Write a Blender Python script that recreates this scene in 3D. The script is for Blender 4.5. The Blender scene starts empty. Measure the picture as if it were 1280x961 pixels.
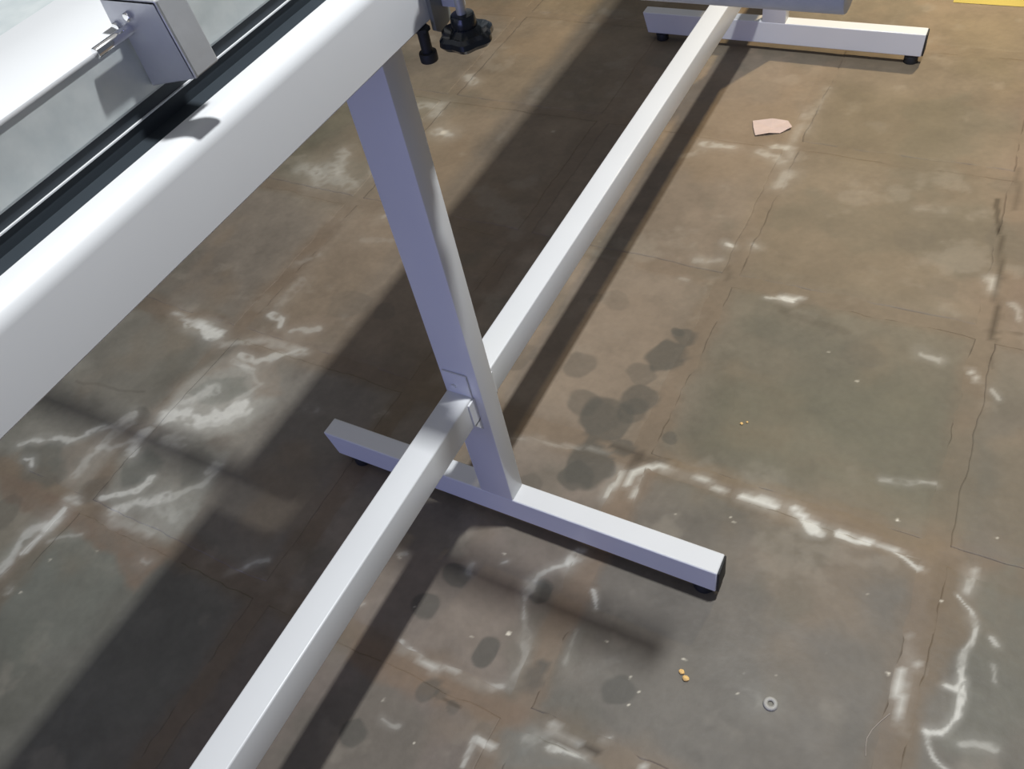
import bpy, bmesh, math, random
import numpy as np
from mathutils import Matrix, Vector
C = bpy.context.scene.collection
random.seed(3)

# ---------------------------------------------------------------- camera
cam_d = bpy.data.cameras.new('camera'); cam = bpy.data.objects.new('camera', cam_d); C.objects.link(cam)
cam_d.sensor_width = 36; cam_d.lens = 1035.14/1280*36; cam_d.clip_start = .02
Rz = lambda a: Matrix.Rotation(a, 4, 'Z')
cam.matrix_world = Matrix.Translation((.7727, -.4858, 1.0609)) @ Rz(.6666) @ Matrix.Rotation(.7202, 4, 'X') @ Rz(-.2469)
bpy.context.scene.camera = cam
# ---------------------------------------------------------------- world, lamps, fill lights, exposure
w = bpy.data.worlds.new('world'); bpy.context.scene.world = w; w.use_nodes = True
w.node_tree.nodes['Background'].inputs[0].default_value = (.86, .94, 1.08, 1)
w.node_tree.nodes['Background'].inputs[1].default_value = .11
def area(name, loc, target, sx, sy, power, col, spread=180):
    d = bpy.data.lights.new(name, 'AREA'); d.shape = 'RECTANGLE'; d.size = sx; d.size_y = sy
    d.energy = power; d.color = col; d.spread = math.radians(spread)
    o = bpy.data.objects.new(name, d); C.objects.link(o); o.location = loc
    o.rotation_euler = (Vector(target)-Vector(loc)).to_track_quat('-Z', 'Y').to_euler()
    return o
area('ceiling_lamp', (.90, .27, 2.60), (.90, .27, 0), .06, .12, 51, (.96, .985, 1))
area('ceiling_lamp', (1.0, 2.70, 2.60), (1.0, 2.70, 0), .08, .12, 44, (1, .80, .50), 104)
area('overhead_fill', (0, 1, 4.2), (0, 1, 0), 6, 6, 34, (1, .95, .86))  # unseen soft overhead fill, added to lift the shaded floor
area('bluish_fill', (.3, -4.2, .95), (.3, 0, .45), 2.6, 1.5, 46, (.38, .43, 1.0))  # added bluish fill for the front faces, from an assumed unseen window
vs = bpy.context.scene.view_settings
vs.view_transform = 'Standard'; vs.look = 'None'; vs.gamma = 1; vs.exposure = .0

# ---------------------------------------------------------------- helpers
def lin(r, g, b):
    f = lambda c: (c/255/12.92) if c/255 <= .04045 else ((c/255+.055)/1.055)**2.4
    return (f(r), f(g), f(b))
def mat(name, col, rough=.5, metal=0, bump=0, bscale=200, var=0, vscale=8, col2=None, spec=.5):
    m = bpy.data.materials.new(name); m.use_nodes = True; n = m.node_tree.nodes; l = m.node_tree.links
    p = n['Principled BSDF']; p.inputs['Roughness'].default_value = rough; p.inputs['Metallic'].default_value = metal
    p.inputs['Specular IOR Level'].default_value = spec
    tc = n.new('ShaderNodeTexCoord')
    nz = n.new('ShaderNodeTexNoise'); nz.inputs['Scale'].default_value = vscale; nz.inputs['Detail'].default_value = 6
    l.new(tc.outputs['Object'], nz.inputs['Vector'])
    mx = n.new('ShaderNodeMix'); mx.data_type = 'RGBA'
    mx.inputs[6].default_value = (*col, 1)
    mx.inputs[7].default_value = (*(col2 or tuple(c*(1-var) for c in col)), 1)
    rp = n.new('ShaderNodeValToRGB'); rp.color_ramp.elements[0].position = .35; rp.color_ramp.elements[1].position = .7
    l.new(nz.outputs['Fac'], rp.inputs['Fac']); l.new(rp.outputs['Color'], mx.inputs[0])
    l.new(mx.outputs[2], p.inputs['Base Color'])
    if bump:
        n2 = n.new('ShaderNodeTexNoise'); n2.inputs['Scale'].default_value = bscale; l.new(tc.outputs['Object'], n2.inputs['Vector'])
        b = n.new('ShaderNodeBump'); b.inputs['Strength'].default_value = bump; b.inputs['Distance'].default_value = .002
        l.new(n2.outputs['Fac'], b.inputs['Height']); l.new(b.outputs['Normal'], p.inputs['Normal'])
    return m
WHT = mat('white powder coat', (.765, .775, .785), .32, 0, .0, 400, .04, 6)
ZINC = mat('galvanised steel', (.70, .74, .73), .45, .25, .25, 70, .0, 60, (.60, .65, .65))
STEEL = mat('brushed steel', (.58, .59, .60), .4, .4, .1, 120, .15, 30)
CHROME = mat('chrome', (.85, .85, .86), .12, 1)
BLK = mat('black rubber', (.018, .02, .023), .6, 0, .1, 300, .2)
KNB = mat('black glossy plastic', (.012, .016, .02), .22)
SHADE_TONE = mat('olive grey shade tone', (.26, .27, .24), .5, 0, 0, 100, .1)  # side plate's shade put into the colour as a darker olive grey
DARK = mat('dark anodised strip', (.035, .045, .055), .5, 0, 0, 100, .1)
TAPE = mat('yellow tape', lin(190, 172, 88), .5, 0, .1, 80, .15, 12)
PAPER = mat('pink paper', lin(205, 185, 178), .8, 0, .2, 80, .1, 40)
SEED = mat('golden crumb', lin(250, 205, 130), .6, 0, .2, 200, .1)
PLUG = mat('milky plastic', lin(175, 172, 165), .5, 0, 0, 100, .1)
THREAD = mat('pale thread', lin(170, 160, 150), .8)

def obj(name, bm, m, parent=None, smooth=False):
    me = bpy.data.meshes.new(name); bm.normal_update(); bm.to_mesh(me); bm.free(); me.materials.append(m)
    if smooth:
        for f in me.polygons: f.use_smooth = True
    o = bpy.data.objects.new(name, me); C.objects.link(o)
    if parent:
        o.parent = parent
        q = parent; off = Vector((0, 0, 0))
        while q: off += q.location; q = q.parent
        me.transform(Matrix.Translation(-off))
    return o
def tag(o, label, cat, group=None, kind=None):
    if label: o['label'] = label
    if cat: o['category'] = cat
    if group: o['group'] = group
    if kind: o['kind'] = kind
    return o
def empty(name, loc):
    o = bpy.data.objects.new(name, None); C.objects.link(o); o.location = loc; o.empty_display_size = .1; return o
def box(x0, x1, y0, y1, z0, z1, bev=0, seg=2, bm=None):
    nb = bmesh.new()
    bmesh.ops.create_cube(nb, size=1, matrix=Matrix.Translation(((x0+x1)/2, (y0+y1)/2, (z0+z1)/2)) @ Matrix.Diagonal((x1-x0, y1-y0, z1-z0, 1)))
    if bev: bmesh.ops.bevel(nb, geom=nb.edges[:], offset=bev, segments=seg, profile=.5, affect='EDGES')
    if bm is None: return nb
    merge(bm, nb); return bm
def merge(bm, nb):
    me = bpy.data.meshes.new('tmp'); nb.to_mesh(me); nb.free(); bm.from_mesh(me); bpy.data.meshes.remove(me)
def prism(prof, y0, y1, axis='Y'):
    """extrude a closed profile of (a, z) along an axis"""
    bm = bmesh.new()
    f = (lambda a, z, t: (a, t, z)) if axis == 'Y' else (lambda a, z, t: (t, a, z))
    A = [bm.verts.new(f(a, z, y0)) for a, z in prof]; B = [bm.verts.new(f(a, z, y1)) for a, z in prof]
    bm.faces.new(A); bm.faces.new(B[::-1]); n = len(prof)
    for i in range(n): bm.faces.new((A[i], B[i], B[(i+1) % n], A[(i+1) % n]))
    bmesh.ops.recalc_face_normals(bm, faces=bm.faces[:]); return bm
def cyl(p, q, r, seg=20, r2=None, bev=0):
    p = Vector(p); q = Vector(q); bm = bmesh.new(); d = q-p
    bmesh.ops.create_cone(bm, cap_ends=True, segments=seg, radius1=r, radius2=r if r2 is None else r2, depth=d.length,
        matrix=Matrix.Translation((p+q)/2) @ d.to_track_quat('Z', 'Y').to_matrix().to_4x4())
    if bev:
        e = [e for e in bm.edges if len(e.link_faces) == 2 and any(len(f.verts) > 4 for f in e.link_faces)]
        bmesh.ops.bevel(bm, geom=e, offset=bev, segments=2, profile=.5, affect='EDGES')
    return bm
def autosmooth(o, ang=35):
    for f in o.data.polygons: f.use_smooth = True
    o.data.set_sharp_from_angle(angle=math.radians(ang)); return o

# ---------------------------------------------------------------- floor: stone slabs in a mortar bed
rng = np.random.default_rng(5)
LAT = rng.random((512, 512))
def vnoise(x, y, s, ox=0.):
    x = x/s+37.3+ox; y = y/s+91.7+ox*1.7
    ix = np.floor(x).astype(int); iy = np.floor(y).astype(int); fx = x-ix; fy = y-iy
    fx = fx*fx*(3-2*fx); fy = fy*fy*(3-2*fy); g = lambda a, b: LAT[a % 512, b % 512]
    return (g(ix, iy)*(1-fx)+g(ix+1, iy)*fx)*(1-fy)+(g(ix, iy+1)*(1-fx)+g(ix+1, iy+1)*fx)*fy
def fbm(x, y, s, n=4, o=0.):
    a = 0; t = 0; k = 1
    for i in range(n): a = a+k*vnoise(x, y, s/2**i, o+i*11.1); t += k; k *= .55
    return a/t
def sstep(a, b, x):
    t = np.clip((x-a)/(b-a), 0, 1); return t*t*(3-2*t)
PATCHES = [([(-0.3569, -0.0487), (-0.3901, 0.0079), (-0.3825, 0.0555), (-0.3437, 0.1282), (-0.2626, 0.1393), (-0.1994, 0.0962), (-0.1865, 0.0331), (-0.1997, -0.0183), (-0.2542, -0.0534), (-0.3222, -0.0641)], 0.012, 0.5, (165, 160, 152)), ([(-0.3593, 0.0189), (-0.3454, 0.0645), (-0.2794, 0.0879), (-0.2461, 0.0597), (-0.2641, 0.0238), (-0.3122, 0.0005)], 0.006, 0.45, (118, 118, 110)), ([(-0.3279, 0.1336), (-0.2512, 0.1495), (-0.1873, 0.0809), (-0.219, 0.05), (-0.2719, 0.0906)], 0.008, 0.45, (140, 125, 112)), ([(-0.3785, -0.1495), (-0.3779, -0.1), (-0.3222, -0.0641), (-0.1848, -0.0577), (-0.1701, -0.1208), (-0.1648, -0.2309), (-0.2588, -0.2378), (-0.3294, -0.2254)], 0.012, 0.32, (150, 148, 140)), ([(-0.3581, -0.1595), (-0.34, -0.1077), (-0.2922, -0.1164), (-0.2896, -0.159), (-0.3193, -0.1878)], 0.008, 0.5, (104, 104, 98)), ([(-0.2639, -0.1056), (-0.2396, -0.0696), (-0.2011, -0.0815), (-0.2, -0.1241), (-0.2227, -0.1498)], 0.008, 0.35, (108, 106, 100)), ([(-0.5656, -0.2213), (-0.5857, -0.1859), (-0.5158, -0.1594), (-0.4509, -0.1498), (-0.4391, -0.2086), (-0.455, -0.241), (-0.5133, -0.2463)], 0.008, 0.45, (100, 100, 94)), ([(-0.4963, -0.1671), (-0.4572, -0.1242), (-0.4238, -0.0541), (-0.3828, -0.0641), (-0.3913, -0.1272), (-0.3895, -0.2067), (-0.4188, -0.2268)], 0.01, 0.5, (146, 134, 122)), ([(-0.2455, -0.2324), (-0.236, -0.185), (-0.1933, -0.1416), (-0.1837, -0.1177), (-0.1593, -0.2179), (-0.166, -0.2391)], 0.01, 0.35, (160, 156, 148)), ([(-0.3826, -0.3039), (-0.3469, -0.2734), (-0.2494, -0.2655), (-0.1879, -0.3078), (-0.1786, -0.4018), (-0.2365, -0.4927), (-0.3029, -0.4692), (-0.3714, -0.4142)], 0.02, 0.3, (112, 114, 105)), ([(-0.5734, -0.2518), (-0.4523, -0.2434), (-0.3448, -0.248), (-0.2264, -0.2514), (-0.1493, -0.2474), (-0.1563, -0.3303), (-0.2347, -0.2977), (-0.3814, -0.2873), (-0.5218, -0.2933)], 0.008, 0.55, (124, 106, 92)), ([(-0.364, 0.0579), (-0.342, 0.1504), (-0.2384, 0.2741), (-0.1938, 0.2663), (-0.2106, 0.1847), (-0.2764, 0.1199)], 0.01, 0.35, (138, 122, 108)), ([(-0.6226, -0.0336), (-0.6253, 0.1711), (-0.4214, 0.1454), (-0.394, 0.0682), (-0.4156, -0.0412), (-0.5324, -0.0537)], 0.02, 0.25, (106, 98, 88)), ([(0.4506, -0.2712), (0.4762, -0.2435), (0.568, -0.2533), (0.5807, -0.2583), (0.4664, -0.3114)], 0.008, 0.45, (118, 118, 114)), ([(0.4825, -0.1628), (0.5648, -0.0917), (0.6853, -0.0393), (0.8251, -0.0117), (0.8541, -0.1017), (0.674, -0.215), (0.5782, -0.2284)], 0.04, 0.25, (112, 108, 102)), ([(0.9189, 0.1613), (0.9733, 0.2024), (0.9983, -0.0065), (0.9637, -0.0804), (0.9132, -0.0745), (0.9285, 0.0127), (0.9314, 0.0789)], 0.012, 0.4, (106, 105, 96)), ([(0.7124, -0.0942), (0.7513, -0.0768), (0.7646, -0.1075), (0.7124, -0.1259)], 0.02, 0.3, (125, 122, 116)), ([(0.4369, 0.043), (0.4482, 0.1676), (0.4897, 0.1603), (0.4827, 0.0829), (0.4713, 0.0357)], 0.008, 0.3, (132, 112, 96)), ([(0.444, -0.1797), (0.4394, -0.0715), (0.4552, 0.0015), (0.4813, 0.0122), (0.4841, -0.0903), (0.4823, -0.1744), (0.4806, -0.2522), (0.4577, -0.2519)], 0.008, 0.35, (134, 114, 98)), ([(0.1968, -0.2392), (0.2656, -0.2403), (0.391, -0.2377), (0.4718, -0.2348), (0.4714, -0.2564), (0.3529, -0.2774), (0.2665, -0.2817), (0.2062, -0.2725)], 0.008, 0.4, (130, 108, 90)), ([(0.875, 0.168), (0.9074, 0.1751), (0.9205, 0.063), (0.9011, -0.0305), (0.9027, -0.1088), (0.8795, -0.1196), (0.8731, -0.0224), (0.885, 0.0588)], 0.008, 0.45, (114, 97, 78)), ([(0.4904, 0.1917), (0.6439, 0.2051), (0.7872, 0.2047), (0.881, 0.1896), (0.876, 0.1621), (0.7611, 0.1806), (0.5809, 0.1806), (0.4981, 0.1712)], 0.008, 0.35, (126, 107, 84)), ([(-0.5907, 0.6867), (-0.5698, 0.8605), (-0.3707, 0.7742), (-0.2441, 0.5445), (-0.3029, 0.4479), (-0.4576, 0.5109)], 0.03, 0.3, (140, 126, 112)), ([(-0.5468, 1.0688), (-0.4573, 1.1452), (-0.2815, 0.9609), (-0.2683, 0.7686), (-0.3592, 0.8092)], 0.03, 0.25, (140, 126, 108)), ([(0.1926, 1.235), (0.4538, 1.2701), (0.4707, 0.9563), (0.3259, 0.9479)], 0.02, 0.2, (140, 122, 106)), ([(0.4901, 1.261), (0.7361, 1.2194), (0.7527, 1.0279), (0.5784, 0.9569), (0.4792, 1.043)], 0.04, 0.3, (108, 98, 80)), ([(0.6467, 1.5691), (0.807, 1.5942), (0.8419, 1.3021), (0.717, 1.3391)], 0.04, 0.25, (120, 108, 84)), ([(0.1272, 0.4159), (0.3198, 0.5215), (0.4402, 0.4371), (0.4749, 0.2676), (0.3353, 0.1487), (0.2338, 0.1787)], 0.04, 0.25, (138, 120, 104)), ([(0.5232, 0.3543), (0.8341, 0.4654), (0.8861, 0.2176), (0.6439, 0.2051), (0.5297, 0.2225)], 0.04, 0.35, (104, 101, 86)), ([(0.4407, 0.791), (0.7077, 0.8898), (0.7822, 0.6289), (0.4955, 0.5668)], 0.04, 0.2, (118, 104, 86))]
WHITE = [([(0.4573, 0.1232), (0.4575, 0.1447), (0.4682, 0.1597), (0.4845, 0.1737), (0.5008, 0.1707)], 0.0033, 0.8), ([(0.5008, 0.1707), (0.5458, 0.1699)], 0.0019, 0.4), ([(0.5511, 0.1689), (0.5914, 0.1669)], 0.0031, 0.6), ([(0.6232, 0.1663), (0.6626, 0.1647)], 0.0048, 1), ([(0.6945, 0.1704), (0.7208, 0.1535)], 0.0052, 1), ([(0.7202, 0.1559), (0.7305, 0.1493)], 0.0034, 0.6), ([(0.7505, 0.1587), (0.7934, 0.1576)], 0.0034, 0.9), ([(0.7934, 0.1576), (0.8181, 0.156)], 0.0016, 0.5), ([(0.8199, 0.1568), (0.8389, 0.1518), (0.8606, 0.1407)], 0.0022, 0.7), ([(0.4708, 0.1437), (0.4727, 0.1262), (0.4734, 0.1056)], 0.0026, 0.6), ([(0.4419, 0.1387), (0.4386, 0.1159), (0.4374, 0.0913)], 0.0046, 0.6), ([(0.4442, -0.0044), (0.4347, -0.03)], 0.0047, 0.6), ([(0.4347, -0.03), (0.4139, -0.044), (0.3993, -0.0608), (0.399, -0.0728)], 0.003, 0.5), ([(0.399, -0.0728), (0.4004, -0.0906), (0.3995, -0.1038)], 0.004, 0.55), ([(0.4048, -0.1117), (0.4117, -0.1277)], 0.0017, 0.4), ([(0.4836, -0.0464), (0.4953, -0.0756)], 0.0017, 0.6), ([(0.3057, -0.0808), (0.3082, -0.0948)], 0.0037, 0.35), ([(0.9157, 0.1637), (0.919, 0.136)], 0.0037, 0.5), ([(0.9088, 0.1246), (0.9248, 0.1045), (0.9328, 0.0817), (0.9287, 0.0447), (0.9302, 0.0187)], 0.002, 0.6), ([(0.912, -0.003), (0.9223, -0.0025), (0.9317, 0.0141)], 0.0028, 0.8), ([(0.933, 0.0064), (0.9291, -0.023), (0.9279, -0.0365), (0.9189, -0.0535), (0.905, -0.0617)], 0.0027, 0.85), ([(0.905, -0.0617), (0.9117, -0.08), (0.9202, -0.0903), (0.9312, -0.0964)], 0.0017, 0.6), ([(0.8705, -0.0046), (0.8701, -0.0342), (0.8741, -0.0629)], 0.0033, 0.8), ([(0.8711, 0.0249), (0.874, 0.0099)], 0.0019, 0.6), ([(0.8818, 0.0165), (0.8839, 0.0056)], 0.0019, 0.6), ([(0.868, 0.0458), (0.8715, 0.0328)], 0.0014, 0.3), ([(0.9417, -0.0595), (0.9574, -0.0542), (0.976, -0.0533)], 0.004, 0.4), ([(0.9521, 0.0768), (0.9581, 0.0706)], 0.0024, 0.5), ([(0.9587, 0.0419), (0.9631, 0.0281)], 0.0019, 0.3), ([(0.884, -0.0782), (0.8853, -0.0757)], 0.0018, 0.5), ([(0.5319, 0.5619), (0.5882, 0.58)], 0.0032, 0.5), ([(0.5608, 0.5712), (0.5738, 0.5734)], 0.0041, 0.9), ([(0.3788, 0.5664), (0.391, 0.5658)], 0.0035, 0.2), ([(0.3895, 0.6211), (0.4283, 0.6397)], 0.0054, 0.2), ([(0.7903, 0.5193), (0.8167, 0.5143)], 0.0056, 0.35), ([(0.4699, 0.6959), (0.48, 0.6873)], 0.0045, 0.3), ([(0.4303, 0.6748), (0.4378, 0.6747)], 0.0045, 0.7), ([(0.859, 0.7232), (0.8659, 0.6913)], 0.0047, 0.45), ([(0.9039, 0.6685), (0.9214, 0.6366)], 0.0037, 0.3), ([(0.8664, 0.5073), (0.8779, 0.4894)], 0.0027, 0.5), ([(0.8977, 0.4798), (0.9056, 0.4614)], 0.0033, 0.35), ([(0.282, 0.9661), (0.3441, 0.9697)], 0.0078, 0.4), ([(0.4031, 0.9672), (0.4485, 0.9506)], 0.0084, 0.35), ([(0.4739, 0.9164), (0.4712, 0.8708)], 0.0099, 0.3), ([(0.4251, 0.9925), (0.4501, 0.9958)], 0.0054, 0.5), ([(0.4531, 1.1416), (0.4564, 1.0375), (0.4633, 0.9544)], 0.0066, 0.2), ([(0.4736, 1.225), (0.4726, 1.1306), (0.4726, 1.0559)], 0.0057, 0.15), ([(0.2515, 0.9149), (0.2865, 0.9381)], 0.0066, 0.15), ([(0.122, 0.5998), (0.2819, 0.5767)], 0.0037, 0.12), ([(-0.5304, 0.1734), (-0.4864, 0.1645), (-0.4433, 0.1652)], 0.0084, 0.6), ([(-0.4566, 0.1607), (-0.4225, 0.1563), (-0.4018, 0.1521)], 0.0092, 1), ([(-0.3355, 0.2376), (-0.3042, 0.2342), (-0.2961, 0.2189)], 0.005, 0.6), ([(-0.2614, 0.2128), (-0.2151, 0.2371)], 0.0058, 0.35), ([(-0.3223, 0.127), (-0.2804, 0.1247), (-0.2499, 0.1479), (-0.2073, 0.1752)], 0.0056, 0.55), ([(-0.374, 0.1395), (-0.3015, 0.1751), (-0.2144, 0.177)], 0.0077, 0.3), ([(-0.3624, -0.045), (-0.3363, -0.0277), (-0.2914, -0.0226), (-0.2551, 0.0022), (-0.2315, 0.0261)], 0.0105, 1), ([(-0.3539, -0.0089), (-0.3372, 0.017), (-0.3208, 0.0368)], 0.0127, 0.55), ([(-0.2813, -0.0339), (-0.2547, -0.0203), (-0.226, 0.0129)], 0.0068, 0.6), ([(-0.3072, 0.1091), (-0.2409, 0.0814), (-0.2483, 0.0393)], 0.0054, 0.25), ([(-0.3268, 0.1085), (-0.2748, 0.1059)], 0.0037, 0.4), ([(-0.5873, -0.194), (-0.5748, -0.176), (-0.5482, -0.1641), (-0.499, -0.155), (-0.477, -0.1297), (-0.4626, -0.1091)], 0.0045, 0.6), ([(-0.4814, -0.1256), (-0.4595, -0.106)], 0.0054, 0.7), ([(-0.4522, -0.1128), (-0.4359, -0.0838), (-0.4257, -0.0606)], 0.0063, 0.5), ([(-0.4271, -0.1986), (-0.4305, -0.1531), (-0.4269, -0.1128), (-0.4176, -0.077)], 0.008, 0.35), ([(-0.3582, -0.1237), (-0.3693, -0.1004), (-0.3739, -0.0835)], 0.0078, 0.9), ([(-0.4359, -0.1441), (-0.4061, -0.1328), (-0.3854, -0.1028)], 0.0052, 0.35), ([(-0.3475, -0.2158), (-0.3189, -0.1978), (-0.2919, -0.1821), (-0.2874, -0.1633), (-0.2903, -0.1524)], 0.004, 0.7), ([(-0.4, -0.24), (-0.3737, -0.238)], 0.0049, 0.7), ([(-0.3031, -0.2281), (-0.2744, -0.2035), (-0.2518, -0.188), (-0.2374, -0.1756)], 0.0071, 0.6), ([(-0.2329, -0.1804), (-0.2102, -0.1533), (-0.1865, -0.1289), (-0.1818, -0.1034), (-0.1839, -0.0801)], 0.0047, 0.35), ([(-0.2916, -0.243), (-0.2465, -0.2408), (-0.2047, -0.2364)], 0.009, 0.3), ([(-0.323, -0.0737), (-0.2873, -0.0804)], 0.01, 0.35), ([(-0.2224, -0.1991), (-0.1969, -0.1969)], 0.0106, 0.25), ([(-0.1977, -0.1061), (-0.1949, -0.0843)], 0.0064, 0.45), ([(-0.3917, -0.2995), (-0.3941, -0.2761), (-0.3945, -0.2613)], 0.0072, 0.85), ([(-0.3869, -0.2895), (-0.3802, -0.2704)], 0.004, 0.5), ([(-0.4055, -0.3867), (-0.4078, -0.3616), (-0.4128, -0.3338), (-0.4088, -0.3129), (-0.4022, -0.2957)], 0.0071, 0.55), ([(-0.3923, -0.3474), (-0.3903, -0.3182)], 0.0031, 0.7), ([(-0.5488, -0.213), (-0.5395, -0.2058), (-0.5276, -0.2159)], 0.0045, 0.7), ([(-0.3642, -0.4038), (-0.358, -0.4056)], 0.0029, 0.4), ([(-0.3701, -0.3147), (-0.3446, -0.2933), (-0.3219, -0.2872)], 0.0046, 0.3), ([(-0.1885, -0.2785), (-0.1788, -0.2775)], 0.005, 0.3), ([(-0.0191, -0.2171), (-0.0099, -0.2046), (0.0052, -0.1955)], 0.0034, 0.5), ([(-0.0384, -0.2367), (-0.0233, -0.2275), (-0.0166, -0.2161)], 0.004, 0.25), ([(-0.1163, 0.072), (-0.0979, 0.0713)], 0.005, 0.2), ([(0.0132, 0.0973), (0.0227, 0.1081)], 0.004, 0.2), ([(-0.5704, 0.6599), (-0.5008, 0.6623), (-0.4154, 0.639)], 0.0185, 0.3), ([(-0.5092, 0.7397), (-0.4714, 0.6699)], 0.0118, 0.35), ([(-0.5305, 0.6545), (-0.4921, 0.6185)], 0.0129, 0.3), ([(-0.3956, 0.7363), (-0.3846, 0.6926)], 0.0127, 0.2), ([(-0.4339, 0.955), (-0.3762, 0.9677), (-0.3679, 0.9345)], 0.0129, 0.35), ([(-0.3734, 1.1037), (-0.3436, 1.0798)], 0.009, 0.4), ([(-0.3244, 0.8733), (-0.2925, 0.8644)], 0.0119, 0.45), ([(-0.2766, 0.5624), (-0.2534, 0.591)], 0.0093, 0.2), ([(-0.3334, 0.2661), (-0.3279, 0.3396)], 0.0085, 0.15), ([(-0.3757, 0.3745), (-0.3425, 0.4153)], 0.0077, 0.15), ([(-0.2749, 0.4823), (-0.2152, 0.5)], 0.0088, 0.12), ([(0.725, 0.8706), (0.7643, 0.8769)], 0.0072, 0.12), ([(0.2667, -0.2214), (0.3162, -0.2314), (0.35, -0.2306), (0.3967, -0.2261), (0.4286, -0.2187)], 0.0027, 0.45), ([(0.2741, -0.2329), (0.3272, -0.2348)], 0.0028, 0.3), ([(0.33, -0.2395), (0.3402, -0.2396)], 0.0021, 0.7), ([(0.516, -0.261), (0.5343, -0.2608), (0.5578, -0.254)], 0.0024, 0.7), ([(0.4313, -0.3237), (0.4271, -0.3081), (0.4229, -0.2944)], 0.0024, 0.5), ([(0.4266, -0.2927), (0.4477, -0.2956)], 0.0029, 0.7), ([(0.5076, -0.2346), (0.5256, -0.24), (0.5431, -0.2403)], 0.0024, 0.4), ([(0.5658, -0.2289), (0.5818, -0.2246)], 0.0019, 0.4), ([(0.6203, -0.233), (0.623, -0.2347)], 0.0018, 0.6), ([(0.4382, -0.2144), (0.4368, -0.1888), (0.4294, -0.1626)], 0.0037, 0.25), ([(0.487, -0.265), (0.5087, -0.2415)], 0.0045, 0.25), ([(0.4902, -0.1594), (0.4836, -0.115)], 0.0032, 0.2), ([(0.3928, -0.0781), (0.4038, -0.1122), (0.4274, -0.1515)], 0.0046, 0.18), ([(0.3043, -0.3193), (0.3276, -0.3165)], 0.0026, 0.3), ([(0.3471, -0.0568), (0.3429, -0.0613)], 0.0024, 0.4), ([(0.1974, -0.1131), (0.2051, -0.1071)], 0.0026, 0.4), ([(0.187, -0.2047), (0.1903, -0.1994)], 0.0024, 0.3), ([(0.7067, -0.1075), (0.7367, -0.1098)], 0.0075, 0.12), ([(0.506, -0.1639), (0.5467, -0.1287)], 0.0052, 0.08), ([(0.7858, 0.2605), (0.8553, 0.2805)], 0.003, 0.3), ([(0.2526, 0.1425), (0.4083, 0.1683)], 0.0027, 0.2)]
SPECKS = [(0.4009, -0.1545, 0.0033, 1), (0.6241, -0.0935, 0.002, 0.9), (0.5703, -0.1433, 0.002, 0.8), (0.5839, -0.1766, 0.0022, 1), (0.5863, -0.156, 0.0016, 0.8), (0.8513, -0.0131, 0.0023, 1), (0.8894, 0.1069, 0.0023, 1), (0.8185, 0.2037, 0.0028, 1), (0.9394, 0.2211, 0.002, 0.6), (0.6951, -0.0834, 0.0014, 0.8), (0.6959, -0.1112, 0.0013, 0.6), (0.7317, -0.0661, 0.0014, 0.6), (0.3391, -0.0491, 0.0025, 0.6), (0.5258, -0.1087, 0.0021, 0.6), (0.4665, 0.1544, 0.0026, 0.6), (0.6373, 0.1733, 0.0018, 0.5), (0.6217, 0.1203, 0.0018, 0.7), (0.6152, 0.1261, 0.0017, 0.6), (0.7185, 0.4275, 0.0031, 0.5), (0.4459, 0.2983, 0.0026, 0.5), (0.6609, 0.4747, 0.0029, 0.3), (0.2593, -0.1713, 0.0024, 0.4), (0.2913, -0.2995, 0.0021, 0.6), (0.3555, -0.3274, 0.0018, 0.8), (0.5619, -0.0703, 0.0015, 0.5), (-0.3073, 0.8707, 0.0107, 0.6), (-0.0545, 0.9308, 0.005, 0.3), (0.3565, -0.1762, 0.0023, 0.4), (0.1981, -0.1142, 0.0026, 0.4), (0.7785, -0.0156, 0.0013, 0.3), (0.5432, 0.1, 0.0018, 0.4), (0.4153, 0.0342, 0.0019, 0.4), (0.8085, 0.0845, 0.0016, 0.3), (-0.3387, -0.4004, 0.0029, 0.6), (-0.337, -0.34, 0.003, 0.5), (-0.2719, -0.2978, 0.003, 0.3), (0.1973, 0.6221, 0.0029, 0.3)]
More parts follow.
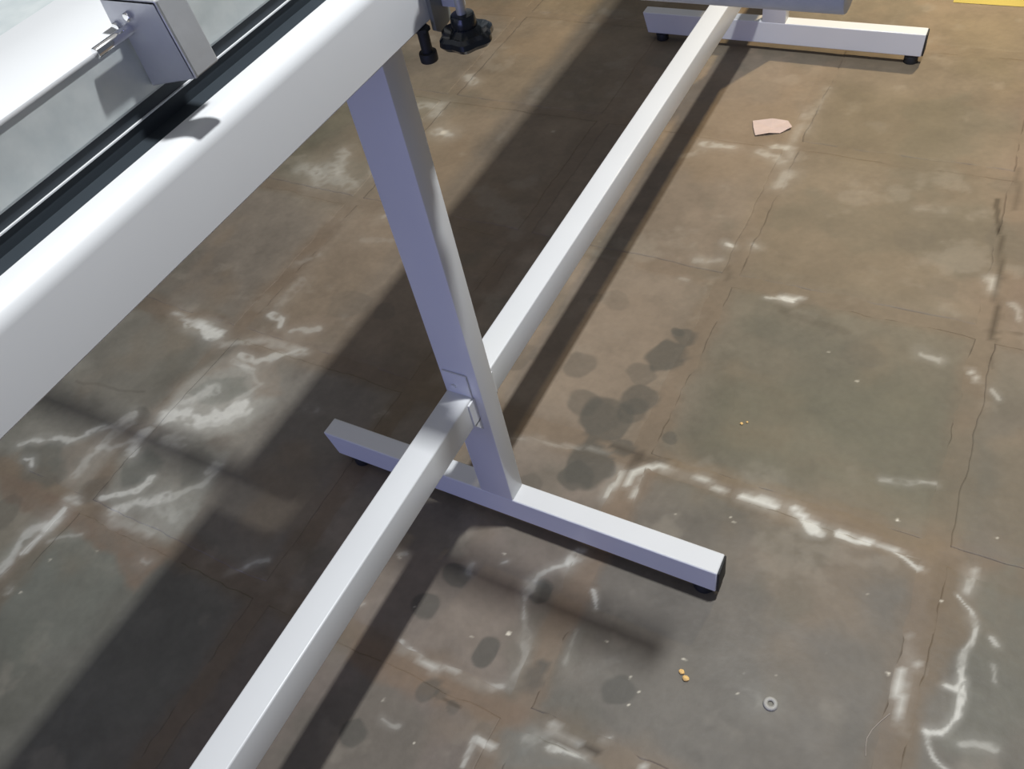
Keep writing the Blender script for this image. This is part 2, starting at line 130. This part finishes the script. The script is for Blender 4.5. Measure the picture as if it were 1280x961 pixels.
SPOTS = [(0.4209, 0.3824, 0.0312, 1), (0.4345, 0.4333, 0.0222, 0.9), (0.4219, 0.4408, 0.0128, 0.8), (0.3953, 0.3324, 0.0244, 0.55), (0.4119, 0.2807, 0.0307, 0.85), (0.3832, 0.2269, 0.0429, 0.9), (0.4115, 0.2579, 0.0262, 0.7), (0.33, 0.2457, 0.0283, 0.65), (0.2971, 0.3185, 0.0287, 0.55), (0.3897, 0.1373, 0.0392, 1), (0.3799, 0.1115, 0.0242, 0.9), (0.4888, 0.2231, 0.0121, 0.75), (0.4255, 0.1846, 0.0164, 0.8), (0.3724, 0.2263, 0.0317, 0.5), (0.2906, 0.4797, 0.0263, 0.25), (0.7134, 0.4874, 0.0323, 0.3), (0.2555, 0.4705, 0.0123, 0.3), (0.3204, 0.0711, 0.0215, 0.5), (0.2923, -0.1069, 0.0207, 0.9), (0.2715, -0.1648, 0.0177, 0.9), (0.3834, -0.1887, 0.0185, 1), (0.4148, -0.0845, 0.0173, 1), (0.4162, -0.0748, 0.0138, 0.7), (0.3384, -0.2636, 0.0158, 0.8), (0.3574, -0.2641, 0.0094, 0.6), (0.3803, -0.2739, 0.0083, 0.6), (0.5613, -0.1661, 0.0202, 0.9), (0.2792, -0.3483, 0.0177, 0.9), (0.4613, -0.186, 0.0149, 0.8), (0.4667, -0.1732, 0.0074, 0.8), (0.4582, -0.2078, 0.0104, 0.5), (0.4307, -0.2834, 0.014, 0.3), (0.7288, 0.7795, 0.0344, 0.2), (0.7987, 0.6739, 0.0253, 0.2), (0.4371, 0.6584, 0.0326, 0.15), (0.1935, 0.2803, 0.0162, 0.4), (0.1885, 0.3118, 0.0199, 0.3), (-0.2123, 0.132, 0.0398, 0.12), (-0.3732, -0.2123, 0.0231, 0.45), (-0.4091, -0.0584, 0.0217, 0.5), (-0.4933, -0.3075, 0.0336, 0.4), (0.5895, 0.5264, 0.0627, 0.25), (0.6896, 0.4846, 0.0514, 0.15), (0.8866, 0.8262, 0.0501, 0.35), (0.8483, 0.9768, 0.0258, 0.3), (-0.1136, 0.3151, 0.0229, 0.3), (-0.1962, 0.3107, 0.0393, 0.3)]
CRACKS = [([(0.5405, -0.2395), (0.5653, -0.2424), (0.594, -0.2412), (0.6238, -0.2393)], 0.001, 0.8), ([(0.8432, 0.9272), (0.8641, 0.8195), (0.8741, 0.7179), (0.8812, 0.6232), (0.884, 0.5784)], 0.0047, 0.75), ([(0.884, 0.5784), (0.8942, 0.5206)], 0.0028, 0.3), ([(-0.6041, -0.0399), (-0.4447, -0.0118)], 0.0028, 0.2), ([(0.4499, 0.6283), (0.4602, 0.5876)], 0.0034, 0.3), ([(0.132, 0.3745), (0.1552, 0.3613)], 0.0026, 0.2), ([(0.4157, 0.1825), (0.4567, 0.1788), (0.493, 0.1848)], 0.0054, 0.5), ([(0.3664, -0.2691), (0.3889, -0.2722)], 0.0026, 0.5), ([(0.5634, 0.5476), (0.6794, 0.5276)], 0.0091, 0.2), ([(0.8707, 0.592), (0.9252, 0.605)], 0.0029, 0.35), ([(0.8638, 1.0306), (0.8758, 0.9128)], 0.0044, 0.4), ([(0.454, 0.1857), (0.4543, 0.1621), (0.4542, 0.1465)], 0.0067, 0.55)]

FZ = .010; PITCH = .41604; GX = .0420; GY = -.2423; NX = (-6, 5); NY = (-5, 8)
TONE = {(1, 0): (108, 101, 94), (1, 1): (110, 103, 91), (1, 2): (122, 109, 94), (1, 3): (124, 111, 96), (1, 4): (130, 115, 98),
        (0, 0): (129, 117, 108), (0, 1): (134, 120, 107), (0, 2): (130, 116, 103), (0, 3): (132, 118, 105), (0, 4): (134, 120, 104),
        (0, -1): (118, 107, 100), (1, -1): (112, 107, 102), (2, 0): (107, 101, 93), (2, -1): (108, 103, 97), (2, 1): (112, 103, 93),
        (-1, 0): (122, 114, 106), (-1, -1): (110, 107, 100), (-1, 1): (130, 115, 100), (-1, 2): (134, 119, 103), (-2, 0): (130, 125, 116),
        (-2, -1): (124, 123, 115), (-2, 1): (126, 116, 106), (-1, 3): (130, 116, 100), (-1, 4): (126, 112, 94)}
def dist_poly(x, y, pts):
    d = np.full(x.shape, 9.)
    for (ax, ay), (bx, by) in zip(pts[:-1], pts[1:]):
        vx, vy = bx-ax, by-ay; L = vx*vx+vy*vy+1e-12
        t = np.clip(((x-ax)*vx+(y-ay)*vy)/L, 0, 1); d = np.minimum(d, np.hypot(x-ax-t*vx, y-ay-t*vy))
    return d
def dist_area(x, y, pts):      # negative inside
    q = pts+[pts[0]]; d = dist_poly(x, y, q); ins = np.zeros(x.shape, bool)
    for (ax, ay), (bx, by) in zip(q[:-1], q[1:]):
        if ay == by: continue
        ins ^= ((ay > y) != (by > y)) & (x < (bx-ax)*(y-ay)/(by-ay)+ax)
    return np.where(ins, -d, d)
def paint(x, y, tone, joint):
    def cell(i, j):
        t = TONE.get((i, j)) or (120+(i*37+j*53) % 13-6, 108+(i*37+j*53) % 11-5, 96+(i*17+j*29) % 9-4)
        return np.array(lin(*t))
    ww = .05*(vnoise(x, y, .09, 77.)-.5); U = (x-GX+ww)/PITCH-.5; Vv = (y-GY-ww)/PITCH-.5
    iu = np.floor(U).astype(int); iv = np.floor(Vv).astype(int); fu = sstep(.30, .70, U-iu)[..., None]; fv = sstep(.30, .70, Vv-iv)[..., None]
    T = {}
    for i in range(iu.min(), iu.max()+2):
        for j in range(iv.min(), iv.max()+2): T[(i, j)] = cell(i, j)
    i0, j0 = iu.min(), iv.min(); G = np.array([[T[(i, j)] for j in range(j0, iv.max()+2)] for i in range(i0, iu.max()+2)])
    A_, B2 = iu-i0, iv-j0
    c = (G[A_, B2]*(1-fu)+G[A_+1, B2]*fu)*(1-fv)+(G[A_, B2+1]*(1-fu)+G[A_+1, B2+1]*fu)*fv
    a = fbm(x, y, .16, 5); b = fbm(x, y, .05, 4, 5.); g = fbm(x, y, .014, 3, 9.)
    c *= (1+.50*(a-.5)+.34*(b-.5)+.16*(g-.5))[..., None]
    # brown film that runs along the joints on to the stones
    fx = np.abs((x-GX)/PITCH-np.round((x-GX)/PITCH))*PITCH; fy = np.abs((y-GY)/PITCH-np.round((y-GY)/PITCH))*PITCH
    e = np.minimum(fx, fy); jb = sstep(.038, .010, e+.03*(b-.5))*(1-.6*sstep(.45, .7, y))
    br = np.array(lin(121, 104, 88)); k = (.55*jb*(.5+a))[..., None]
    c = c*(1-k)+br*k*(1+.3*(g-.5))[..., None]
    if joint: jm = (.32-.22*sstep(.45, .7, y))[..., None]; c = c*(1-jm)+br*jm*(1+.5*(b-.5))[..., None]
    # warm dusty blotches, green-grey damp blotches
    m = (sstep(.55, .72, fbm(x, y, .22, 4, 21.))*.35)[..., None]; c = c*(1-m)+np.array(lin(140, 120, 98))*m
    m = (sstep(.58, .7, fbm(x, y, .19, 4, 33.))*.30)[..., None]; c = c*(1-m)+np.array(lin(95, 94, 84))*m
    # scattered lime film
    m = (sstep(.64, .78, fbm(x, y, .07, 5, 55.))*.25)[..., None]; c = c*(1-m)+np.array(lin(160, 150, 138))*m
    # pale lime-crusted zone at the left
    z = np.exp(-(((x+.26)/.15)**2+((y-.03)/.16)**2)**2)+.8*np.exp(-(((x+.50)/.14)**2+((y+.12)/.13)**2)**2)
    m = (np.clip(z*sstep(.35, .62, fbm(x, y, .05, 5, 71.)), 0, 1)*.22)[..., None]; c = c*(1-m)+np.array(lin(168, 162, 152))*m
    wx = x+.009*(vnoise(x, y, .03, 3.)-.5)+.0015*(vnoise(x, y, .012, 8.)-.5); wy = y+.009*(vnoise(x, y, .03, 13.)-.5)+.0015*(vnoise(x, y, .012, 18.)-.5)
    lo, hi = (x.min()-.06, y.min()-.06), (x.max()+.06, y.max()+.06)
    near = lambda p: lo[0] < p[0] < hi[0] and lo[1] < p[1] < hi[1]
    for pts, soft, s, col in PATCHES:
        if max(p[0] for p in pts) < lo[0] or min(p[0] for p in pts) > hi[0] or max(p[1] for p in pts) < lo[1] or min(p[1] for p in pts) > hi[1]: continue
        d = dist_area(wx, wy, pts)+.020*(b-.5); m = (np.clip(1.25*s*sstep(soft, -soft, d)*(.65+.7*g), 0, 1))[..., None]
        c = c*(1-m)+np.array(lin(*col))*m*(1+.25*(b-.5))[..., None]
    for sx, sy, r, s in SPOTS:
        if not near((sx, sy)): continue
        m = (s*.75*sstep(r*1.12, r*.86, np.hypot(wx-sx, wy-sy)*(1+.35*(vnoise(x, y, .018, 41.)-.5))))[..., None]
        c = c*(1-m)+np.array(lin(82, 79, 74))*m
    for pts, r, s in CRACKS:
        if not any(near(p) for p in pts): continue
        m = (s*sstep(r*1.5, r*.4, dist_poly(wx, wy, pts)))[..., None]; c = c*(1-m)+np.array(lin(62, 52, 42))*m
    tex = fbm(x, y, .020, 3, 61.)
    for pts, r, s in WHITE:
        r = r*1.15
        if not any(near(p) for p in pts): continue
        d = dist_poly(wx, wy, pts)
        m = s*(.22*sstep(r*4, r*.6, d+.5*r*(tex-.5))+.8*sstep(r*1.5, r*.5, d+2.2*r*(tex-.5)+1.2*r*(b-.5))*sstep(.25, .6, tex+.25*s))
        m = np.clip(m, 0, .95)[..., None]; c = c*(1-m)+np.array(lin(212, 208, 202))*m
    for sx, sy, r, s in SPECKS:
        if not near((sx, sy)): continue
        m = (s*sstep(r*1.1, r*.4, np.hypot(x-sx, y-sy)))[..., None]; c = c*(1-m)+np.array(lin(225, 215, 200))*m
    return np.clip(c*np.array((.99, 1.01, .975)), 0, 1)
def floor_mat():
    m = bpy.data.materials.new('worn stone'); m.use_nodes = True; n = m.node_tree.nodes; l = m.node_tree.links
    p = n['Principled BSDF']; at = n.new('ShaderNodeAttribute'); at.attribute_name = 'stain'
    g = n.new('ShaderNodeNewGeometry')
    nz = n.new('ShaderNodeTexNoise'); nz.inputs['Scale'].default_value = 90; nz.inputs['Detail'].default_value = 5; l.new(g.outputs['Position'], nz.inputs['Vector'])
    mr = n.new('ShaderNodeMapRange'); mr.inputs[3].default_value = .88; mr.inputs[4].default_value = 1.12; l.new(nz.outputs['Fac'], mr.inputs[0])
    mx = n.new('ShaderNodeVectorMath'); mx.operation = 'SCALE'; l.new(at.outputs['Color'], mx.inputs[0]); l.new(mr.outputs[0], mx.inputs['Scale'])
    l.new(mx.outputs[0], p.inputs['Base Color'])
    n2 = n.new('ShaderNodeTexNoise'); n2.inputs['Scale'].default_value = 7; n2.inputs['Detail'].default_value = 4; l.new(g.outputs['Position'], n2.inputs['Vector'])
    r2 = n.new('ShaderNodeMapRange'); r2.inputs[3].default_value = .42; r2.inputs[4].default_value = .68; l.new(n2.outputs['Fac'], r2.inputs[0])
    l.new(r2.outputs[0], p.inputs['Roughness']); p.inputs['Specular IOR Level'].default_value = .35
    b = n.new('ShaderNodeBump'); b.inputs['Strength'].default_value = .25; b.inputs['Distance'].default_value = .002
    l.new(nz.outputs['Fac'], b.inputs['Height']); l.new(b.outputs['Normal'], p.inputs['Normal'])
    return m
FLOOR = floor_mat()
def grid_mesh(name, x0, x1, y0, y1, step, tone, joint, zfun, skirt=0.):
    nx = max(2, int(round((x1-x0)/step))+1); ny = max(2, int(round((y1-y0)/step))+1)
    X, Y = np.meshgrid(np.linspace(x0, x1, nx), np.linspace(y0, y1, ny)); col = paint(X, Y, tone, joint)
    Xs, Ys = X.copy(), Y.copy()
    if not joint:     # uneven outline of each stone
        ex = .006*(vnoise(X, Y, .06, 4.)-.5)+.003*(vnoise(X, Y, .016, 6.)-.5); ey = .006*(vnoise(X, Y, .06, 14.)-.5)+.003*(vnoise(X, Y, .016, 16.)-.5)
        Xs += ex; Ys += ey
    Z = zfun(X, Y)
    V = np.stack([Xs, Ys, Z], -1).reshape(-1, 3); cols = col.reshape(-1, 3)
    I = np.arange(nx*ny).reshape(ny, nx)
    F = np.stack([I[:-1, :-1], I[:-1, 1:], I[1:, 1:], I[1:, :-1]], -1).reshape(-1, 4)
    if skirt:
        ring = np.concatenate([I[0, :], I[1:, -1], I[-1, -2::-1], I[-2:0:-1, 0]]); n = len(V); k = len(ring)
        V2 = V[ring].copy(); V2[:, 2] -= skirt; V = np.concatenate([V, V2]); cols = np.concatenate([cols, cols[ring]])
        j = np.arange(k); F = np.concatenate([F, np.stack([ring, n+j, n+(j+1) % k, ring[(j+1) % k]], -1)])
    me = bpy.data.meshes.new(name); me.vertices.add(len(V)); me.vertices.foreach_set('co', V.ravel())
    me.loops.add(F.size); me.loops.foreach_set('vertex_index', F.ravel().astype(np.int32))
    me.polygons.add(len(F)); me.polygons.foreach_set('loop_start', (np.arange(len(F))*4).astype(np.int32))
    me.polygons.foreach_set('loop_total', np.full(len(F), 4, np.int32)); me.update(calc_edges=True)
    a = me.color_attributes.new('stain', 'FLOAT_COLOR', 'POINT'); a.data.foreach_set('color', np.concatenate([cols, np.ones((len(cols), 1))], 1).ravel())
    sm = np.ones(len(F), bool); sm[(nx-1)*(ny-1):] = False; me.polygons.foreach_set('use_smooth', sm); me.materials.append(FLOOR); me.validate()
    return me
bed = grid_mesh('floor', GX+NX[0]*PITCH, GX+NX[1]*PITCH, GY+NY[0]*PITCH, GY+NY[1]*PITCH, .008, (122, 104, 88), True,
                lambda X, Y: FZ-.0007+.0003*(fbm(X, Y, .03, 3, 2.)-.5))
floor = bpy.data.objects.new('floor', bed); C.objects.link(floor)
tag(floor, 'worn brown-grey stone slab floor with pale lime stains and brown mortar joints', None, None, 'structure')
for i in range(NX[0], NX[1]):
    for j in range(NY[0], NY[1]):
        fine = -2 <= i <= 2 and -2 <= j <= 4
        tone = TONE.get((i, j)) or tuple(v+random.uniform(-7, 7) for v in (120, 108, 96))
        x0 = GX+i*PITCH+.014; y0 = GY+j*PITCH+.014; s = PITCH-.028
        sag = random.uniform(-.0002, .0002)
        def zf(X, Y, x0=x0, y0=y0, s=s, sag=sag):
            d = np.minimum(np.minimum(X-x0, x0+s-X), np.minimum(Y-y0, y0+s-Y))
            return FZ+sag-.0007*sstep(.014, 0, d)+.0004*(fbm(X, Y, .06, 3, 7.)-.5)
        me = grid_mesh('stone_slab', x0, x0+s, y0, y0+s, .0026 if fine and j < 2 else .0042 if fine else .02, tone, False, zf, .003)
        o = bpy.data.objects.new('stone_slab', me); C.objects.link(o); o.parent = floor

# ---------------------------------------------------------------- the machine on its T-shaped stands
W_ = .0313; ZT = .0803; ZB = .0303; L_ = .6352; A, B_ = .2881, .3409
machine = empty('workshop_machine', (.315, 0, 0))
tag(machine, 'long white-painted machine bench on T-shaped tube legs with galvanised guide rail', 'machine')
def frame(Y):
    o = obj('foot_bar', prism([(0.0+0, ZT), (L_, ZT), (L_-.001, ZB), (.012, ZB)][::-1], Y, Y+W_, 'Y'), WHT, machine)
    m = o.modifiers.new('bevel', 'BEVEL'); m.width = .0018; m.segments = 2
    autosmooth(o)
    c = autosmooth(obj('end_cap', box(L_-.0005, L_+.0025, Y+.001, Y+W_-.001, ZB+.001, ZT-.001, .0012), BLK, o)); c['label'] = 'black plastic end cap'
    for x0, x1 in ((.03, .058), (L_-.036, L_-.006)):
        p = cyl(((x0+x1)/2, Y+W_/2, FZ), ((x0+x1)/2, Y+W_/2, .026), .0148, 24, .0140, .001)
        box(x0+.002, x1-.002, Y+.003, Y+W_-.003, .022, ZB+.001, .001, 1, p)
        autosmooth(obj('rubber_foot', p, BLK, o))
    autosmooth(obj('leg', box(A, B_, Y+.0002, Y+W_-.0002, ZT-.002, .7706, .0022), WHT, machine))
for Y in (0, 1.3472, -1.3472, 2.6944): frame(Y)
S0, S1, T0, T1 = .2920, .3274, .2634, .3095
for y0, y1 in ((-1.3472+W_, 0), (W_, 1.3472), (1.3472+W_, 2.6944)):
    autosmooth(obj('stretcher', box(S0, S1, y0+.0003, y1-.0003, T0, T1, .0022, 3), WHT, machine))
for Y, sgn in ((0, -1), (1.3472, -1), (2.6944, -1), (1.3472+W_, 1), (W_, 1), (-1.3472+W_, 1)):
    yy = sorted((Y, Y+sgn*.0028))
    o = autosmooth(obj('bracket_plate', box(.2935, S1+.0002, yy[0], yy[1], T1-.004, .3465, .0009), WHT, machine))
    b = cyl((.3063, Y+sgn*.0025, .3235), (.3063, Y+sgn*.0052, .3235), .0036, 6); box(.3055, .3071, *sorted((Y+sgn*.005, Y+sgn*.0056)), .321, .326, 0, 1, b)
    obj('bolt', b, WHT, o)
    yy = sorted((Y, Y+sgn*.014))
    bm = prism([(yy[0], T0+.002), (yy[1], T0+.002), (yy[1], T1-.004), (yy[0], T1-.004)], S1-.0005, S1+.0022, 'X')
    merge(bm, prism([(Y, T0+.004), (Y+sgn*.014, T0+.004), (Y, T0-.020)], S1-.0005, S1+.0022, 'X'))
    obj('side_tab', bm, WHT, o)
# table beam: white, with a broad rounded upper edge, overhanging the legs
XR, ZU, ZO, RR = .3851, .7703, .8248, .0113
prof = [(.2708, ZU), (XR-.002, ZU), (XR, ZU+.002)]
for k in range(9):
    t = k/8*math.pi/2; prof.append((XR-RR+RR*math.cos(t), ZO-RR+RR*math.sin(t)))
prof += [(.3644, ZO), (.3644, ZO-.020), (.2708, ZO-.020)]
autosmooth(obj('table_beam', prism(prof, -1.5, 2.85), WHT, machine), 20)
for y0, y1 in ((-1.5, -.002), (.042, 2.85)):
    o = obj('channel_strip', prism([(.3473, ZO-.020), (.3643, ZO-.020), (.3643, ZO-.0014), (.3500, ZO-.0014), (.3500, .8419), (.3473, .8419)], y0, y1), DARK, machine); o['label'] = 'dark channel strip'
    o = obj('trim_lip', box(.3498, .3514, y0, y1, .8332, .8340), WHT, machine); o['label'] = 'thin white lip'
    o = obj('guide_rail', prism([(.3437, .8416), (.3511, .8416), (.3518, .8432), (.3518, .8760), (.3437, .8760)], y0, y1), ZINC, machine); o['label'] = 'galvanised guide rail'
    autosmooth(obj('top_plate', box(.2686, .3532, y0, y1, .8761, .8788, .0007), WHT, machine))
    obj('rail_web', box(.2798, .3469, y0, y1, .8048, .8759), WHT, machine)
    o = obj('rear_plate', box(.2033, .2681, y0, y1, .8675, .8752, .001), ZINC, machine); o['label'] = 'pale galvanised plate'
bm = bmesh.new()          # chips of missing paint along the edge of the rear plate
for cx, cy, r in ((.2605, -.1598, .0020), (.2614, -.1535, .0016), (.2609, -.1481, .0013), (.2634, -.1422, .0009)):
    box(cx-r*.7, cx+r*.7, cy-r*1.3, cy+r*1.3, .8751, .8758, .0003, 1, bm)
obj('dirt_fleck', bm, DARK, machine)['kind'] = 'stuff'
# bent steel stop clamp on the guide rail
yc, yd = -.2084, -.1890
bm = bmesh.new()
def plate(pts, th):   # polygon on a plane, solidified along th
    p = [bm.verts.new(v) for v in pts]; q = [bm.verts.new(Vector(v)+Vector(th)) for v in pts]; n = len(pts)
    bm.faces.new(p); bm.faces.new(q[::-1])
    for i in range(n): bm.faces.new((p[i], q[i], q[(i+1) % n], p[(i+1) % n]))
plate([(.3464, yc, .8972), (.3896, yc, .8977), (.3934, yc, .8549), (.3523, yc, .8455), (.3534, yc, .8792), (.3450, yc, .8792)], (0, .0027, 0))
plate([(.3896, yc, .8977), (.3934, yc, .8549), (.3934, yd, .8549), (.3896, yd, .8977)], (-.0027, 0, 0))
plate([(.3464, yc, .8972), (.3896, yc, .8977), (.3896, yd+.018, .8977), (.3464, yd+.018, .8972)], (0, 0, -.0027))
bmesh.ops.recalc_face_normals(bm, faces=bm.faces[:])
clamp = obj('stop_clamp', bm, STEEL, machine); clamp['label'] = 'bent grey steel stop clamp'
m = clamp.modifiers.new('bevel', 'BEVEL'); m.width = .0009; m.segments = 2; m.limit_method = 'ANGLE'
autosmooth(obj('clamp_pin', cyl((.3592, -.2345, .8805), (.3592, yc+.001, .8805), .0030, 18, None, .0005), CHROME, clamp))['label'] = 'chrome pin'
autosmooth(obj('clamp_nut', cyl((.3640, yc-.0022, .8880), (.3640, yc+.001, .8880), .0026, 12, None, .0005), CHROME, clamp))
autosmooth(obj('clamp_nut', cyl((.3505, yc-.0022, .8815), (.3505, yc+.001, .8815), .0026, 12, None, .0005), CHROME, clamp))
# side plate, hand screw clamping the roller bar, levelling screw
autosmooth(obj('side_plate', prism([(.0191, .8200), (.0191, .7631), (.0254, .7586), (.0423, .7618), (.0432, .8200)], XR, XR+.0036, 'X'), SHADE_TONE, machine))['label'] = 'side plate with painted-in olive grey shade'
kx, ky, kz = .4130, .0225, .7630
bm = bmesh.new()
rings = [(.0040, .0075), (.0078, .0070), (.0092, .0030), (.0125, -.0010), (.0178, .0016), (.0205, -.001), (.0210, -.0050), (.0180, -.0086), (.0120, -.0095), (.005, -.0080)]
N = 72; V = []
for r, z in rings:
    row = []
    for k in range(N):
        a = 2*math.pi*k/N; lob = 1+(.07*math.cos(6*a+.6) if r > .0124 else 0)
        row.append(bm.verts.new((kx+r*lob*math.cos(a), ky+r*lob*math.sin(a), kz+z)))
    V.append(row)
for a_, b_ in zip(V[:-1], V[1:]):
    for k in range(N): bm.faces.new((a_[k], b_[k], b_[(k+1) % N], a_[(k+1) % N]))
bm.faces.new(V[0]); bm.faces.new(V[-1][::-1]); bmesh.ops.recalc_face_normals(bm, faces=bm.faces[:])
wheel = autosmooth(obj('hand_wheel', bm, KNB, machine)); wheel['label'] = 'black scalloped hand wheel'
autosmooth(obj('hub', cyl((kx, ky, kz+.004), (kx, ky, kz+.014), .0105, 24, .0090, .001), KNB, wheel))
o = autosmooth(obj('screw_rod', cyl((kx, ky, kz+.012), (kx, ky, .804), .0038, 20), STEEL, wheel)); o['label'] = 'steel screw rod'
autosmooth(obj('rod_bracket', box(XR+.0036, .4080, .0330, .0380, .7750, .8080, .001), WHT, machine))
bm = cyl((.3829, .0090, .7705), (.3829, .0090, .7480), .0045, 18); merge(bm, cyl((.3829, .0090, .7510), (.3829, .0090, .7433), .0072, 20, None, .0008)); merge(bm, cyl((.3829, .0090, .7704), (.3829, .0090, .7678), .0065, 6))
autosmooth(obj('levelling_screw', bm, BLK, machine))['label'] = 'short black levelling screw'
BY, BZ = .0200, .8200
for x0, x1 in ((.4000, .6900), (-.35, .2690)):
    bar = autosmooth(obj('roller_bar', cyl((x0, BY, BZ), (x1, BY, BZ), .0190, 40, None, .0015), ZINC, machine)); bar['label'] = 'galvanised roller bar'
    autosmooth(obj('axle_stub', cyl((x0-.006, BY, BZ), (x1+.006, BY, BZ), .0060, 18), STEEL, bar))
autosmooth(obj('shade_bracket', box(XR-.0005, .4060, .0270, .0450, .8060, .8180, .001), WHT, machine))  # unseen bracket, added above the side plate to shade it

# ---------------------------------------------------------------- small things on the floor
o = obj('floor_tape', box(.655, 1.9, 1.634, 1.694, .0104, .0109), TAPE); tag(o, 'yellow marking tape stuck on the floor at the far right', 'tape')
bm = bmesh.new()
pp = [(x*.9906+.0073, y*.9906-.0046) for x, y in [(.3536, 1.0825), (.392, 1.094), (.4239, 1.0988), (.4388, 1.0751), (.4201, 1.0529), (.399, 1.044), (.3739, 1.0329), (.362, 1.058)]]
hz = [FZ+v for v in [.002, .006, .002, .005, .001, .004, .0015, .003]]
ct = bm.verts.new((.4005, 1.0514, FZ+.0012)); vs_ = [bm.verts.new((x, y, h)) for (x, y), h in zip(pp, hz)]
for k in range(len(vs_)): bm.faces.new((ct, vs_[k], vs_[(k+1) % len(vs_)]))
bmesh.ops.recalc_face_normals(bm, faces=bm.faces[:])
o = obj('paper_scrap', bm, PAPER); s = o.modifiers.new('solid', 'SOLIDIFY'); s.thickness = .0004
tag(o, 'small torn pinkish paper scrap lying on the floor right of the long tube', 'paper')
bm = bmesh.new(); R1, R2 = .0088, .0032; V = []
for r, z in ((R2, .0002), (R1*.98, .0002), (R1, .002), (R1*.85, .0038), (R2*1.15, .0036), (R2, .002)):
    V.append([bm.verts.new((.7379+r*math.cos(2*math.pi*k/28), -.1040+r*math.sin(2*math.pi*k/28), FZ+z)) for k in range(28)])
for q in range(len(V)):
    a_, b_ = V[q], V[(q+1) % len(V)]
    for k in range(28): bm.faces.new((a_[k], b_[k], b_[(k+1) % 28], a_[(k+1) % 28]))
bmesh.ops.recalc_face_normals(bm, faces=bm.faces[:])
tag(obj('washer', bm, PLUG, smooth=True), 'small milky plastic washer on the large grey slab', 'washer')
def crumb(x, y, r):
    x = x*.9906+.0073; y = y*.9906-.0046
    bm = bmesh.new(); bmesh.ops.create_icosphere(bm, subdivisions=2, radius=r, matrix=Matrix.Translation((x, y, FZ+r*.6)) @ Matrix.Diagonal((1, .85, .7, 1)))
    for v in bm.verts: v.co += Vector((random.uniform(-1, 1), random.uniform(-1, 1), random.uniform(-1, 1)))*r*.1
    return obj('crumb', bm, SEED)
g = 'golden crumbs on the floor'
tag(crumb(.6268, -.1065, .0038), 'golden crumb on the grey slab, left one of the touching pair', 'crumb', g)
tag(crumb(.6345, -.1125, .0044), 'golden crumb on the grey slab, right one of the touching pair', 'crumb', g)
tag(crumb(.5768, .2967, .0024), 'tiny golden crumb beyond the lime-edged joint, left of two', 'crumb', g)
tag(crumb(.5837, .3026, .0018), 'tiny golden crumb beyond the lime-edged joint, right of two', 'crumb', g)
tp = [Vector((x*.9906+.0073, y*.9906-.0046, FZ+.0007)) for x, y in ((.8512, -.1140), (.8490, -.1040), (.8482, -.0940), (.8513, -.0818), (.8580, -.0680), (.8654, -.0552))]
bm = bmesh.new()
for a_, b_ in zip(tp[:-1], tp[1:]): merge(bm, cyl(a_, b_, .0004, 6))
th = obj('thread', bm, THREAD)
tag(th, 'fine pale curled thread on the slab near the right joint', 'thread')
